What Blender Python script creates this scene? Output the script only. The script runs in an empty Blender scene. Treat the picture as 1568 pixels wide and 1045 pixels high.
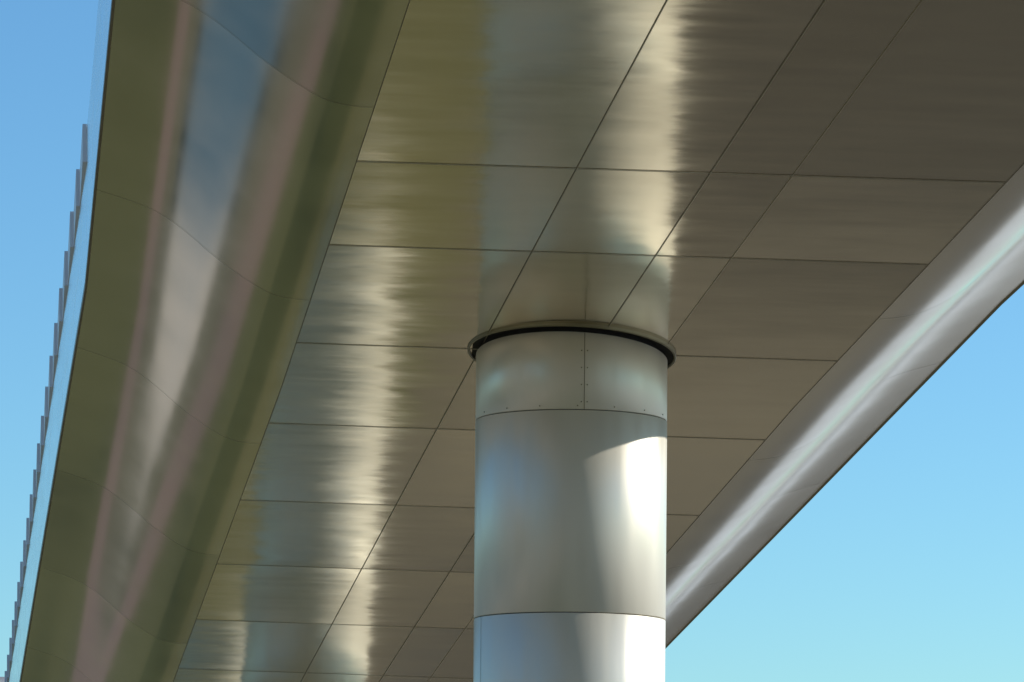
import bpy, math, random
from mathutils import Vector, Matrix
import bmesh
random.seed(4)
F=6200.0; CX=784.0; HV=1436.0; CZ=1.6; Y0=31.6; GZ=-3.0
DX=(-160-784)/F; DZ=(1436-2200)/F
S=bpy.context.scene
S.view_settings.view_transform='Standard'
S.view_settings.look='None'; S.view_settings.exposure=0
def link(o): S.collection.objects.link(o); return o
def empty(n,loc=(0,0,0)):
    o=bpy.data.objects.new(n,None); o.location=loc; return link(o)
def pix(u,v,y=Y0): return ((u-CX)/F*y, CZ+(HV-v)/F*y)
XC=pix(740,540)[0]
def kw(y): return 1+0.0065*max(0,33-y)
YS=59.; LS=6.; UP=.9
def zd(y):
    # falls away from the camera, then an unseen climb added to let sunlight under
    if y<YS: return DZ*(y-Y0)
    t=min(y-YS,LS)
    return DZ*(YS-Y0)+DZ*(t-(1+UP)*t*t/(2*LS))-DZ*UP*max(0,y-YS-LS)
def P(x0,z0,y): return (XC+(x0-XC)*kw(y)+DX*(y-Y0), y, z0+zd(y))
# ---------- materials
def nm(name):
    m=bpy.data.materials.new(name); m.use_nodes=True
    nt=m.node_tree; b=nt.nodes['Principled BSDF']; return m,nt,b
def N(nt,t,**k):
    n=nt.nodes.new(t)
    for a,v in k.items(): setattr(n,a,v)
    return n
def simple(name,col,met=0,rough=.5):
    m,nt,b=nm(name)
    no=N(nt,'ShaderNodeTexNoise'); no.inputs['Scale'].default_value=9
    mr=N(nt,'ShaderNodeMapRange'); mr.inputs[3].default_value=.85; mr.inputs[4].default_value=1.15
    nt.links.new(no.outputs['Fac'],mr.inputs[0])
    mx=N(nt,'ShaderNodeVectorMath',operation='SCALE'); mx.inputs[0].default_value=col
    nt.links.new(mr.outputs[0],mx.inputs['Scale'])
    nt.links.new(mx.outputs[0],b.inputs['Base Color'])
    b.inputs['Metallic'].default_value=met; b.inputs['Roughness'].default_value=rough
    return m
def metal(name,col,rough,brush=.0004,warp=.004,tilt=.012,ts=70.,rag=(.03,.02),met=1.,freq=14.,var=1.,nsc=(1.2,6)):
    m,nt,b=nm(name); L=nt.links.new
    uv=N(nt,'ShaderNodeUVMap',uv_map='UVMap')
    at=N(nt,'ShaderNodeAttribute',attribute_name='pid')
    def noise(sx,sy,det=3,off=37.,rough_=.5):
        mp=N(nt,'ShaderNodeVectorMath',operation='MULTIPLY'); mp.inputs[1].default_value=(sx,sy,1)
        L(uv.outputs[0],mp.inputs[0])
        o=N(nt,'ShaderNodeMath',operation='MULTIPLY'); o.inputs[1].default_value=off
        L(at.outputs['Fac'],o.inputs[0])
        c=N(nt,'ShaderNodeCombineXYZ'); L(o.outputs[0],c.inputs[2])
        a=N(nt,'ShaderNodeVectorMath',operation='ADD'); L(mp.outputs[0],a.inputs[0]); L(c.outputs[0],a.inputs[1])
        n=N(nt,'ShaderNodeTexNoise'); n.inputs['Scale'].default_value=1; n.inputs['Detail'].default_value=det
        n.inputs['Roughness'].default_value=rough_
        L(a.outputs[0],n.inputs['Vector']); return n
    n1=noise(1.6,ts*.35,4).outputs['Fac']; n2=noise(.9,.8,1).outputs['Fac']; n3=noise(nsc[0],nsc[1],5).outputs['Fac']
    n4=noise(.9,freq,6,11.,.66).outputs['Color']
    last=None
    if warp>0:
        b1=N(nt,'ShaderNodeBump'); b1.inputs['Distance'].default_value=warp; b1.inputs['Strength'].default_value=1
        L(n2,b1.inputs['Height']); last=b1.outputs[0]
    if brush>0:
        b2=N(nt,'ShaderNodeBump'); b2.inputs['Distance'].default_value=brush; b2.inputs['Strength'].default_value=1
        L(n1,b2.inputs['Height'])
        if last: L(last,b2.inputs['Normal'])
        last=b2.outputs[0]
    if last is None: last=N(nt,'ShaderNodeNewGeometry').outputs['Normal']
    wn=N(nt,'ShaderNodeTexWhiteNoise',noise_dimensions='1D'); L(at.outputs['Fac'],wn.inputs['W'])
    sb=N(nt,'ShaderNodeVectorMath',operation='SUBTRACT'); sb.inputs[1].default_value=(.5,.5,.5); L(wn.outputs['Color'],sb.inputs[0])
    sc=N(nt,'ShaderNodeVectorMath',operation='SCALE'); sc.inputs['Scale'].default_value=tilt; L(sb.outputs[0],sc.inputs[0])
    sb2=N(nt,'ShaderNodeVectorMath',operation='SUBTRACT'); sb2.inputs[1].default_value=(.5,.5,.5); L(n4,sb2.inputs[0])
    sc2=N(nt,'ShaderNodeVectorMath',operation='MULTIPLY'); sc2.inputs[1].default_value=(rag[0],rag[1],0); L(sb2.outputs[0],sc2.inputs[0])
    ad=N(nt,'ShaderNodeVectorMath',operation='ADD'); L(last,ad.inputs[0]); L(sc.outputs[0],ad.inputs[1])
    ad2=N(nt,'ShaderNodeVectorMath',operation='ADD'); L(ad.outputs[0],ad2.inputs[0]); L(sc2.outputs[0],ad2.inputs[1])
    nn=N(nt,'ShaderNodeVectorMath',operation='NORMALIZE'); L(ad2.outputs[0],nn.inputs[0]); L(nn.outputs[0],b.inputs['Normal'])
    mr=N(nt,'ShaderNodeMapRange'); mr.inputs[1].default_value=.3; mr.inputs[2].default_value=.7
    mr.inputs[3].default_value=rough*.8; mr.inputs[4].default_value=rough*1.25; L(n3,mr.inputs[0]); L(mr.outputs[0],b.inputs['Roughness'])
    v=N(nt,'ShaderNodeMapRange'); v.inputs[3].default_value=1-.1*var; v.inputs[4].default_value=1+.08*var; L(wn.outputs['Value'],v.inputs[0])
    v2=N(nt,'ShaderNodeMapRange'); v2.inputs[1].default_value=.3; v2.inputs[2].default_value=.7;v2.inputs[3].default_value=1-.08*var; v2.inputs[4].default_value=1+.06*var; L(n3,v2.inputs[0])
    mu=N(nt,'ShaderNodeMath',operation='MULTIPLY'); L(v.outputs[0],mu.inputs[0]); L(v2.outputs[0],mu.inputs[1])
    cs=N(nt,'ShaderNodeVectorMath',operation='SCALE'); cs.inputs[0].default_value=col; L(mu.outputs[0],cs.inputs['Scale'])
    L(cs.outputs[0],b.inputs['Base Color'])
    b.inputs['Metallic'].default_value=met
    return m
M_soff=metal('brushed_soffit_metal',(.76,.68,.53),.135,brush=.0001,warp=.006,tilt=.03,rag=(.08,.03),freq=3.2,var=.6)
M_wing=metal('polished_wing_metal',(.74,.68,.56),.15,brush=0,warp=.0035,tilt=.014,rag=(.0,.0),freq=2,nsc=(1.5,1))
M_wingr=metal('sunlit_wing_metal',(.88,.82,.71),.2,brush=0,warp=.002,tilt=.006,rag=(.0,.0),freq=2,met=.88,var=.5,nsc=(1.5,1))  # paler copy of the wing metal, sun highlight helped along by its colour
M_col=metal('pier_metal',(.70,.65,.54),.38,brush=0,warp=0,tilt=0,rag=(0,0),met=.33,var=.3)
M_panel=metal('parapet_enamel',(.75,.84,.88),.25,brush=0,warp=.001,tilt=.006,rag=(0,0),met=.7,var=.3)
M_dark=simple('gap_shade_black',(.015,.014,.012),0,.8)  # near-black put in for the shade in collar gap and ring joints
M_seam=simple('seam_sealant',(.20,.175,.12),.3,.5)
M_seaml=simple('seam_glint',(.5,.46,.36),.6,.4)  # pale ribbon colour that paints the highlight along the seams
M_seamw=simple('wing_seam',(.36,.33,.24),.7,.4)
M_rim=simple('collar_metal',(.26,.24,.16),.7,.4)
M_rail=simple('rail_metal',(.62,.65,.67),.1,.5)
M_deck=simple('deck_concrete',(.3,.29,.27),0,.8)
gm,nt,b=nm('balustrade_glass')
tr=N(nt,'ShaderNodeBsdfTransparent'); tr.inputs[0].default_value=(.95,.97,.98,1)
mx=N(nt,'ShaderNodeMixShader'); mx.inputs[0].default_value=.15
b.inputs['Base Color'].default_value=(.75,.82,.85,1); b.inputs['Roughness'].default_value=.08
nt.links.new(tr.outputs[0],mx.inputs[1]); nt.links.new(b.outputs[0],mx.inputs[2])
nt.links.new(mx.outputs[0],nt.nodes['Material Output'].inputs[0]); M_glass=gm

def mesh(name,vs,fs,mat,parent=None,uvs=None,pid=None,smooth=True):
    me=bpy.data.meshes.new(name); me.from_pydata(vs,[],fs); me.update()
    if uvs:
        l=me.uv_layers.new(name='UVMap')
        for lp in me.loops: l.data[lp.index].uv=uvs[lp.vertex_index]
    if pid:
        a=me.attributes.new('pid','FLOAT','FACE')
        for i,p in enumerate(pid): a.data[i].value=p
    if smooth:
        for p in me.polygons: p.use_smooth=True
    me.materials.append(mat)
    o=bpy.data.objects.new(name,me); link(o)
    if parent: o.parent=parent
    return o
def catmull(pts,n=10):
    out=[]
    q=[pts[0]]+pts+[pts[-1]]
    for i in range(1,len(q)-2):
        for j in range(n):
            t=j/n
            out.append(tuple(.5*((2*q[i][k])+(-q[i-1][k]+q[i+1][k])*t+(2*q[i-1][k]-5*q[i][k]+4*q[i+1][k]-q[i+2][k])*t*t+(-q[i-1][k]+3*q[i][k]-3*q[i+1][k]+q[i+2][k])*t**3) for k in (0,1)))
    out.append(pts[-1])
    for _ in range(12):
        out=[out[0]]+[tuple((out[i-1][k]+2*out[i][k]+out[i+1][k])/4 for k in(0,1)) for i in range(1,len(out)-1)]+[out[-1]]
    return out
SL=.034
def sv(u): return 540+SL*(u-876)
W=[(0,0),(38,-4),(72,-17),(130,-57),(170,-92),(207,-121),(245,-141),(311,-163)]
Lp=[pix(456-a,sv(456)+b) for a,b in W]
Wr=[(0,0),(40,-4),(80,-16),(130,-46),(180,-92),(225,-131),(265,-149),(330,-166)]
Rp=[pix(1277+a,sv(1277)+b) for a,b in Wr]
Lc=catmull(Lp); Rc=catmull(Rp)
flat=[pix(u,sv(u)) for u in (456,734,903,1007,1277)]
bridge=empty('elevated_footbridge',(0,Y0,6))
def par(o): o.matrix_parent_inverse=bridge.matrix_basis.inverted()
YA,YB=13.,110.
def stations(seams,step=.5):
    ys=set(seams); y=YA
    while y<=YB: ys.add(y); y+=step
    return sorted(ys)
sse=[16.4,19.,21.8,27.1,29.0,31.6,34.1,36.9,39.6,42.3]+[42.3+2.7*i for i in range(1,25)]
wse=[17.2+4.4*i for i in range(21)]
def strip(name,prof,seams,mat,segs=None):
    ys=stations(seams); n=len(prof); s=[0]
    for i in range(1,n): s.append(s[-1]+math.dist(prof[i],prof[i-1]))
    vs=[];uv=[];fs=[];pid=[]
    for y in ys:
        for i,(x,z) in enumerate(prof): vs.append(P(x,z,y)); uv.append((s[i]+prof[0][0],y))
    for j in range(len(ys)-1):
        pj=sum(1 for q in seams if q<=ys[j]+1e-6)
        for i in range(n-1):
            a=j*n+i; fs.append((a,a+n,a+n+1,a+1))
            pid.append(((pj*7.31+(segs[i] if segs else 0)*3.77+len(name))%10)/10+.013*pj)
    o=mesh(name,vs,fs,mat,bridge,uv,pid); par(o); return o
fl=[];sg=[]
for i in range(4):
    for j in range(4):
        t=j/4; fl.append(tuple(flat[i][k]*(1-t)+flat[i+1][k]*t for k in(0,1))); sg.append(i)
fl.append(flat[-1])
strip('soffit_panels',fl,sse,M_soff,sg)
strip('left_wing_cladding',Lc,wse,M_wing)
strip('right_wing_cladding',Rc,wse,M_wingr)
def ribbon_long(p,w,off,mat,name,a=YA,b=YB):
    vs=[];fs=[];y=a;k=0
    while y<b:
        for d in (-w/2,w/2):
            q=P(p[0]+d,p[1]-d*SL-off,y); vs.append(q)
        if k: fs.append((2*k-2,2*k-1,2*k+1,2*k))
        k+=1; y+=.5
    o=mesh(name,vs,fs,mat,bridge,smooth=False); par(o)
for i,p in enumerate(flat):
    ribbon_long(p,.005,.004,M_seam if i!=3 else M_seaml,'long_seam_%d'%i)
    if i in(1,2): ribbon_long((p[0]+.005,p[1]),.0035,.0045,M_seaml,'seam_glint_%d'%i)
def ribbon_cross(prof,ys,w,off,mat,name):
    vs=[];fs=[]
    for y in ys:
        b0=len(vs)
        for i,(x,z) in enumerate(prof):
            j0=max(0,i-1); j1=min(len(prof)-1,i+1)
            tx=prof[j1][0]-prof[j0][0]; tz=prof[j1][1]-prof[j0][1]; l=math.hypot(tx,tz)
            nx,nz=tz/l,-tx/l
            if nz>0: nx,nz=-nx,-nz
            for d in(-w/2,w/2): vs.append(P(x+nx*off,z+nz*off,y+d))
            if i:
                k=b0+2*i; fs.append((k-2,k-1,k+1,k))
    o=mesh(name,vs,fs,mat,bridge,smooth=False); par(o)
ribbon_cross(flat,sse,.006,.003,M_seam,'cross_seams')
ribbon_cross(flat,[y-.012 for y in sse],.013,.003,M_seaml,'cross_seam_glints')
ribbon_cross(Lc,wse,.005,.003,M_seamw,'left_wing_seams')
ribbon_cross(Rc,wse,.005,.003,M_seamw,'right_wing_seams')
el=Lp[-1]; er=Rp[-1]
def closed(name,prof,mat):
    prof=prof+[prof[0]]; o=strip(name,prof,[],mat)
    for p in o.data.polygons: p.use_smooth=False
closed('left_edge_lip',[(el[0]-.012,el[1]-.012),(el[0]-.012,el[1]+.045),(el[0]+.06,el[1]+.045),(el[0]+.06,el[1]+.02)],M_seam)
closed('right_edge_lip',[(er[0]+.012,er[1]-.012),(er[0]+.012,er[1]+.05),(er[0]-.06,er[1]+.05),(er[0]-.06,er[1]+.02)],M_rim)
closed('deck_slab',[(el[0]+.05,el[1]+.06),(er[0]-.05,er[1]+.06),(er[0]-.05,er[1]+.01),(er[0]-.6,er[1]-.12),(el[0]+.6,el[1]-.12),(el[0]+.05,el[1]+.01)],M_deck)
def balustrade(side,e,name,mat,caps):
    H=1.42; vs=[];fs=[];vr=[];fr=[]
    def quadbox(vs,fs,a,b,th,z0,z1):
        (xa,ya,za),(xb,yb,zb)=a,b; k=len(vs)
        for x,y,z in((xa,ya,za),(xb,yb,zb),(xb+th,yb,zb),(xa+th,ya,za)): vs.append((x,y,z+z0))
        for x,y,z in((xa,ya,za),(xb,yb,zb),(xb+th,yb,zb),(xa+th,ya,za)): vs.append((x,y,z+z1))
        for f in((0,1,2,3),(4,5,6,7),(0,1,5,4),(1,2,6,5),(2,3,7,6),(3,0,4,7)): fs.append(tuple(k+i for i in f))
    y=33.3-1.19*16
    while y<YB-2:
        gap=.002
        a=P(e[0],e[1],y+gap); b_=P(e[0],e[1],y+1.19-gap)
        quadbox(vs,fs,a,b_,-side*.012,.05,H)
        if caps and y>33.2:
            c=(a[0]+side*.036,a[1],a[2]); d=(b_[0]+side*.004,b_[1],b_[2])
            quadbox(vr,fr,c,d,-side*.034,H-.30,H+.012)
        y+=1.19
    me=mesh(name+'_panels',vs,fs,mat,bridge,uvs=[(v[1],v[2]) for v in vs],pid=[(i//6)*.137%1 for i in range(len(fs))],smooth=False); par(me)
    if vr: o=mesh(name+'_cap_rail',vr,fr,M_rail,bridge,smooth=False); par(o)
balustrade(-1,(el[0]+.02,el[1]),'left_parapet',M_panel,True)
balustrade(1,(er[0]-.02,er[1]),'right_balustrade',M_glass,False)
# ---------- piers
def pier(y,first=False):
    cx=pix(875.5,540)[0]; x,yy,zt=P(cx,pix(875.5,540)[1],y)
    if y<33: x=cx
    else: x-=.40
    root=empty('bridge_pier',(x,y,zt))
    if first: root.rotation_euler=(0,math.radians(.45),0)
    R=.748
    dz=(zd(y+.1)-zd(y-.1))/.2
    pn=Vector((.034,.0054-dz,1)).normalized()
    off=zt-pix(875.5,540)[1]
    zs=[zt]+[5.625+off]
    z=5.625+off
    while z-1.545>GZ: z-=1.545; zs.append(z)
    zs.append(GZ)
    nseg=160
    def cyl(r,z1,z0,name,mat,gap=.003,bev=.004,slant=False):
        prof=[(r-.02,z0+gap),(r-bev,z0+gap),(r,z0+gap+bev),(r,z1-gap-bev),(r-bev,z1-gap),(r-.02,z1-gap)]
        vs=[];fs=[];uv=[]
        for i in range(nseg+1):
            a=2*math.pi*i/nseg
            for k,(rr,zz) in enumerate(prof):
                q=zz-zt
                if slant and k>2: q+=-.042-(pn.x*math.cos(a)+pn.y*math.sin(a))*R/pn.z
                vs.append((rr*math.cos(a),rr*math.sin(a),q)); uv.append((a*r*6,zz*.12))
        m=len(prof)
        for i in range(nseg):
            for j in range(m-1): fs.append((i*m+j,(i+1)*m+j,(i+1)*m+j+1,i*m+j+1))
        o=mesh(name,vs,fs,mat,root,uv,[random.random()]*len(fs))
        for k,p in enumerate(o.data.polygons): p.use_smooth=(k%5==2)
        return o
    for i in range(len(zs)-1): cyl(R-(.0 if i else .001),zs[i],zs[i+1],'cladding_ring_%d'%i,M_col,slant=(i==0))
    cyl(R-.03,zs[0]+.15,zs[-1],'core',M_dark)
    vs=[];fs=[]
    def vseam(a,z1,z0,w=.005):
        k=len(vs)
        for da in(-w/2/R,w/2/R):
            for z in(z0,z1): vs.append(((R+.0015)*math.sin(a+da),-(R+.0015)*math.cos(a+da),z-zt))
        fs.append((k,k+2,k+3,k+1))
    for i in range(len(zs)-1):
        a=[.118,2.4,-1.17,.9][i%4]
        vseam(a,zs[i]-(0 if i else .0),zs[i+1])
    for k in (1,3): vs[k]=(vs[k][0],vs[k][1],vs[k][2]-.042+pn.y*R/pn.z*.97-.008)
    mesh('vertical_seams',vs,fs,M_seam,root,smooth=False)
    bm=bmesh.new()
    def rivet(a,z):
        bmesh.ops.create_icosphere(bm,subdivisions=2,radius=.0055,matrix=Matrix.Translation((R*math.sin(a),-R*math.cos(a),z-zt)))
    for j in range(4):
        for d in(-.03,.03): rivet(.118+d,zs[1]+.06+j*.13)
    for i in range(16): rivet(i*math.pi/8+.05,zs[1]+.03)
    me=bpy.data.meshes.new('rivets'); bm.to_mesh(me); bm.free(); me.materials.append(M_rim)
    o=link(bpy.data.objects.new('rivets',me)); o.parent=root
    q=Vector((0,0,1)).rotation_difference(pn)
    def ring(prof,name,mat):
        vs=[];fs=[];m=len(prof)
        for i in range(nseg):
            a=2*math.pi*i/nseg
            for r,z in prof: vs.append(tuple(q@Vector((r*math.cos(a),r*math.sin(a),z))))
        for i in range(nseg):
            for j in range(m-1):
                i2=(i+1)%nseg; fs.append((i*m+j,i2*m+j,i2*m+j+1,i*m+j+1))
        mesh(name,vs,fs,mat,root,smooth=False)
    ring([(.816,.02),(.816,-.018),(.812,-.022),(.800,-.022),(.797,-.018),(.797,.02)],'collar_ring',M_rim)
    ring([(.80,-.006),(.60,-.006)],'collar_shade_disc',M_dark)  # flat black disc standing in for shade inside the collar
    return root
pier(Y0,True); pier(Y0+17.4); pier(Y0+34.8); pier(Y0+52.2)
# ---------- ground
def ground():
    m,nt,b=nm('ground_surface'); L=nt.links.new
    tc=N(nt,'ShaderNodeTexCoord')
    sx=N(nt,'ShaderNodeSeparateXYZ'); L(tc.outputs['Object'],sx.inputs[0])
    ml=N(nt,'ShaderNodeMath',operation='MULTIPLY_ADD'); L(sx.outputs[1],ml.inputs[0]); ml.inputs[1].default_value=-DX; L(sx.outputs[0],ml.inputs[2])
    no=N(nt,'ShaderNodeTexNoise'); no.inputs['Scale'].default_value=.5; no.inputs['Detail'].default_value=6; L(tc.outputs['Object'],no.inputs['Vector'])
    a2=N(nt,'ShaderNodeMath',operation='MULTIPLY_ADD'); L(no.outputs['Fac'],a2.inputs[0]); a2.inputs[1].default_value=.4; L(ml.outputs[0],a2.inputs[2])
    mr=N(nt,'ShaderNodeMapRange'); mr.inputs[1].default_value=-30; mr.inputs[2].default_value=30; L(a2.outputs[0],mr.inputs[0])
    cr=N(nt,'ShaderNodeValToRGB'); cr.color_ramp.interpolation='CONSTANT'
    ax=.469+Y0*(-DX)+.2
    bands=[(-99,(.12,.12,.045)),(-29,(.74,.60,.45)),(-13.4,(.17,.145,.075)),(-10.9,(.27,.18,.13)),(-9.3,(.12,.115,.035)),(-6.3,(.075,.08,.018)),(-2.0,(.15,.135,.045)),(1.1,(.15,.12,.07)),(3,(.125,.10,.06)),(9,(.115,.09,.055)),(16,(.22,.18,.12)),(19.3,(.85,.79,.68))]  # last pale band is added to bounce light into the right wing
    e=cr.color_ramp.elements
    for i,(x,c) in enumerate(bands):
        p=max(0,min(1,(x+ax+30)/60))
        el_=e[0] if i==0 else (e[1] if i==1 else e.new(p))
        el_.position=p; el_.color=(*c,1)
    L(mr.outputs[0],cr.inputs[0])
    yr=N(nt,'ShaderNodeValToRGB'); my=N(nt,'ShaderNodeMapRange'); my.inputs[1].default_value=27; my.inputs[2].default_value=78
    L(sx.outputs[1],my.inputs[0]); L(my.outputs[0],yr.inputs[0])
    ee=yr.color_ramp.elements; ee[0].position=.2; ee[0].color=(.58,)*3+(1,); ee[1].position=.9; ee[1].color=(.8,)*3+(1,)  # added ground tone along y, makes the soffit's reflected glow and darkening
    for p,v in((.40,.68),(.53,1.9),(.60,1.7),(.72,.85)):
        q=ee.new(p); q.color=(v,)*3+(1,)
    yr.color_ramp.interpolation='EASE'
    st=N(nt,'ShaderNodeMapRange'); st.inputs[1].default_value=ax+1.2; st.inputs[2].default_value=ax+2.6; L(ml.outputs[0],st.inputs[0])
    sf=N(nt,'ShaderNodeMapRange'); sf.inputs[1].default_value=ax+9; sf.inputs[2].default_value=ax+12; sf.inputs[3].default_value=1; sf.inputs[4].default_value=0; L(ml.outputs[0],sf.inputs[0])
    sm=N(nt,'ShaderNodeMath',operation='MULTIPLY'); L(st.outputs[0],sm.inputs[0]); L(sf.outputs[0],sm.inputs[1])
    st2=N(nt,'ShaderNodeMix',data_type='FLOAT'); L(sm.outputs[0],st2.inputs[0]); st2.inputs[2].default_value=1; L(yr.outputs[0],st2.inputs[3])
    n2=N(nt,'ShaderNodeTexNoise'); n2.inputs['Scale'].default_value=3; n2.inputs['Detail'].default_value=8; L(tc.outputs['Object'],n2.inputs['Vector'])
    m2=N(nt,'ShaderNodeMapRange'); m2.inputs[1].default_value=.3; m2.inputs[2].default_value=.7; m2.inputs[3].default_value=.75; m2.inputs[4].default_value=1.2; L(n2.outputs['Fac'],m2.inputs[0])
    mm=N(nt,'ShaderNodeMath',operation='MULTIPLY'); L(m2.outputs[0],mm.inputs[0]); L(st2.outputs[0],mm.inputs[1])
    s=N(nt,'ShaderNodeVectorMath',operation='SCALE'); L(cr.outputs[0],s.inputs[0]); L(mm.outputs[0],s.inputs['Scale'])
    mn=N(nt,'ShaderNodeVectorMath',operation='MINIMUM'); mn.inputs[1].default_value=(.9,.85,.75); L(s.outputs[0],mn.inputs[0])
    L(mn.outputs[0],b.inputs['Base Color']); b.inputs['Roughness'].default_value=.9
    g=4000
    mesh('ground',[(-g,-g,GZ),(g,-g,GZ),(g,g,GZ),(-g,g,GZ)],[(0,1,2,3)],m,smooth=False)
ground()
# ---------- unseen buildings added to block sky and warm the pier's sheen
def building(name,loc,rot,wd,dep,h,col):
    root=empty(name,(loc[0],loc[1],GZ)); root.rotation_euler=(0,0,rot)
    x0,x1,yf=-wd/2,wd/2,0
    wall=simple('render_wall',col,0,.85); win=simple('window_glass',(.05,.055,.05),.0,.12); roof=simple('roof_felt',(.2,.2,.19),0,.9)
    def box(bm,a,b):
        m=Matrix.Translation([(a[i]+b[i])/2 for i in range(3)])@Matrix.Diagonal([abs(b[i]-a[i]) for i in range(3)]+[1])
        bmesh.ops.create_cube(bm,size=1,matrix=m)
    def fin(bm,n,mat):
        me=bpy.data.meshes.new(n); bm.to_mesh(me); bm.free(); me.materials.append(mat)
        o=link(bpy.data.objects.new(n,me)); o.parent=root
    bm=bmesh.new()
    nb=int(wd/3.2); bw=wd/nb; nf=int(h/3.4); fh=h/nf
    box(bm,(x0,yf-dep,0),(x1,yf-.3,h))
    for f in range(nf+1):
        z0=f*fh-.5; z1=z0+1.3
        box(bm,(x0,yf-.298,max(0,z0)),(x1,yf,min(z1,h+.5)))
    for f in range(nf):
        for k in range(nb+1):
            xx=x0+k*bw; box(bm,(max(x0+.002,xx-.5),yf-.297,f*fh+.8),(min(x1-.002,xx+.5),yf-.004,(f+1)*fh-.5))
    fin(bm,'walls',wall)
    bm=bmesh.new()
    for f in range(nf): box(bm,(x0+.5,yf-.29,f*fh+.82),(x1-.5,yf-.2,(f+1)*fh-.52))
    fin(bm,'windows',win)
    bm=bmesh.new(); box(bm,(x0-.2,yf-dep-.2,h+.5),(x1+.2,yf+.2,h+.75)); fin(bm,'roof_cornice',roof)
building('unseen_rear_building',(4,-32),0,84,14,25,(.50,.39,.26))  # added behind the camera, keeps sky out of the pier's reflection
building('unseen_side_building',(-52,4),-math.pi/2,60,14,18,(.36,.31,.22))  # added at left to replace blue sky in the pier's reflection
# ---------- light
w=bpy.data.worlds.new('World'); S.world=w; w.use_nodes=True; nt=w.node_tree
bg=nt.nodes['Background']; sk=nt.nodes.new('ShaderNodeTexSky'); sk.sky_type='NISHITA'; sk.sun_disc=False
EL=math.radians(21.2); AZ=math.radians(80)
sk.sun_elevation=EL; sk.sun_rotation=AZ; sk.air_density=1.0; sk.dust_density=.2; sk.ozone_density=1.5
tn=nt.nodes.new('ShaderNodeVectorMath'); tn.operation='MULTIPLY'; tn.inputs[1].default_value=(.57,.95,1.22)
nt.links.new(sk.outputs[0],tn.inputs[0]); nt.links.new(tn.outputs[0],bg.inputs[0]); bg.inputs[1].default_value=.14
sd=bpy.data.lights.new('sun','SUN'); sd.energy=5.; sd.angle=math.radians(.5); sd.color=(1,.95,.87)
so=link(bpy.data.objects.new('sun',sd))
d=Vector((math.sin(AZ)*math.cos(EL),math.cos(AZ)*math.cos(EL),math.sin(EL)))
so.rotation_euler=d.to_track_quat('Z','Y').to_euler(); so.location=d*50
# ---------- camera
c=bpy.data.cameras.new('camera'); c.sensor_width=36; c.lens=36*F/1568; c.shift_y=(HV-522.5)/1568
c.clip_end=10000; c.clip_start=.1
co=link(bpy.data.objects.new('camera',c)); co.location=(0,0,CZ); co.rotation_euler=(math.pi/2,0,0)
S.camera=co
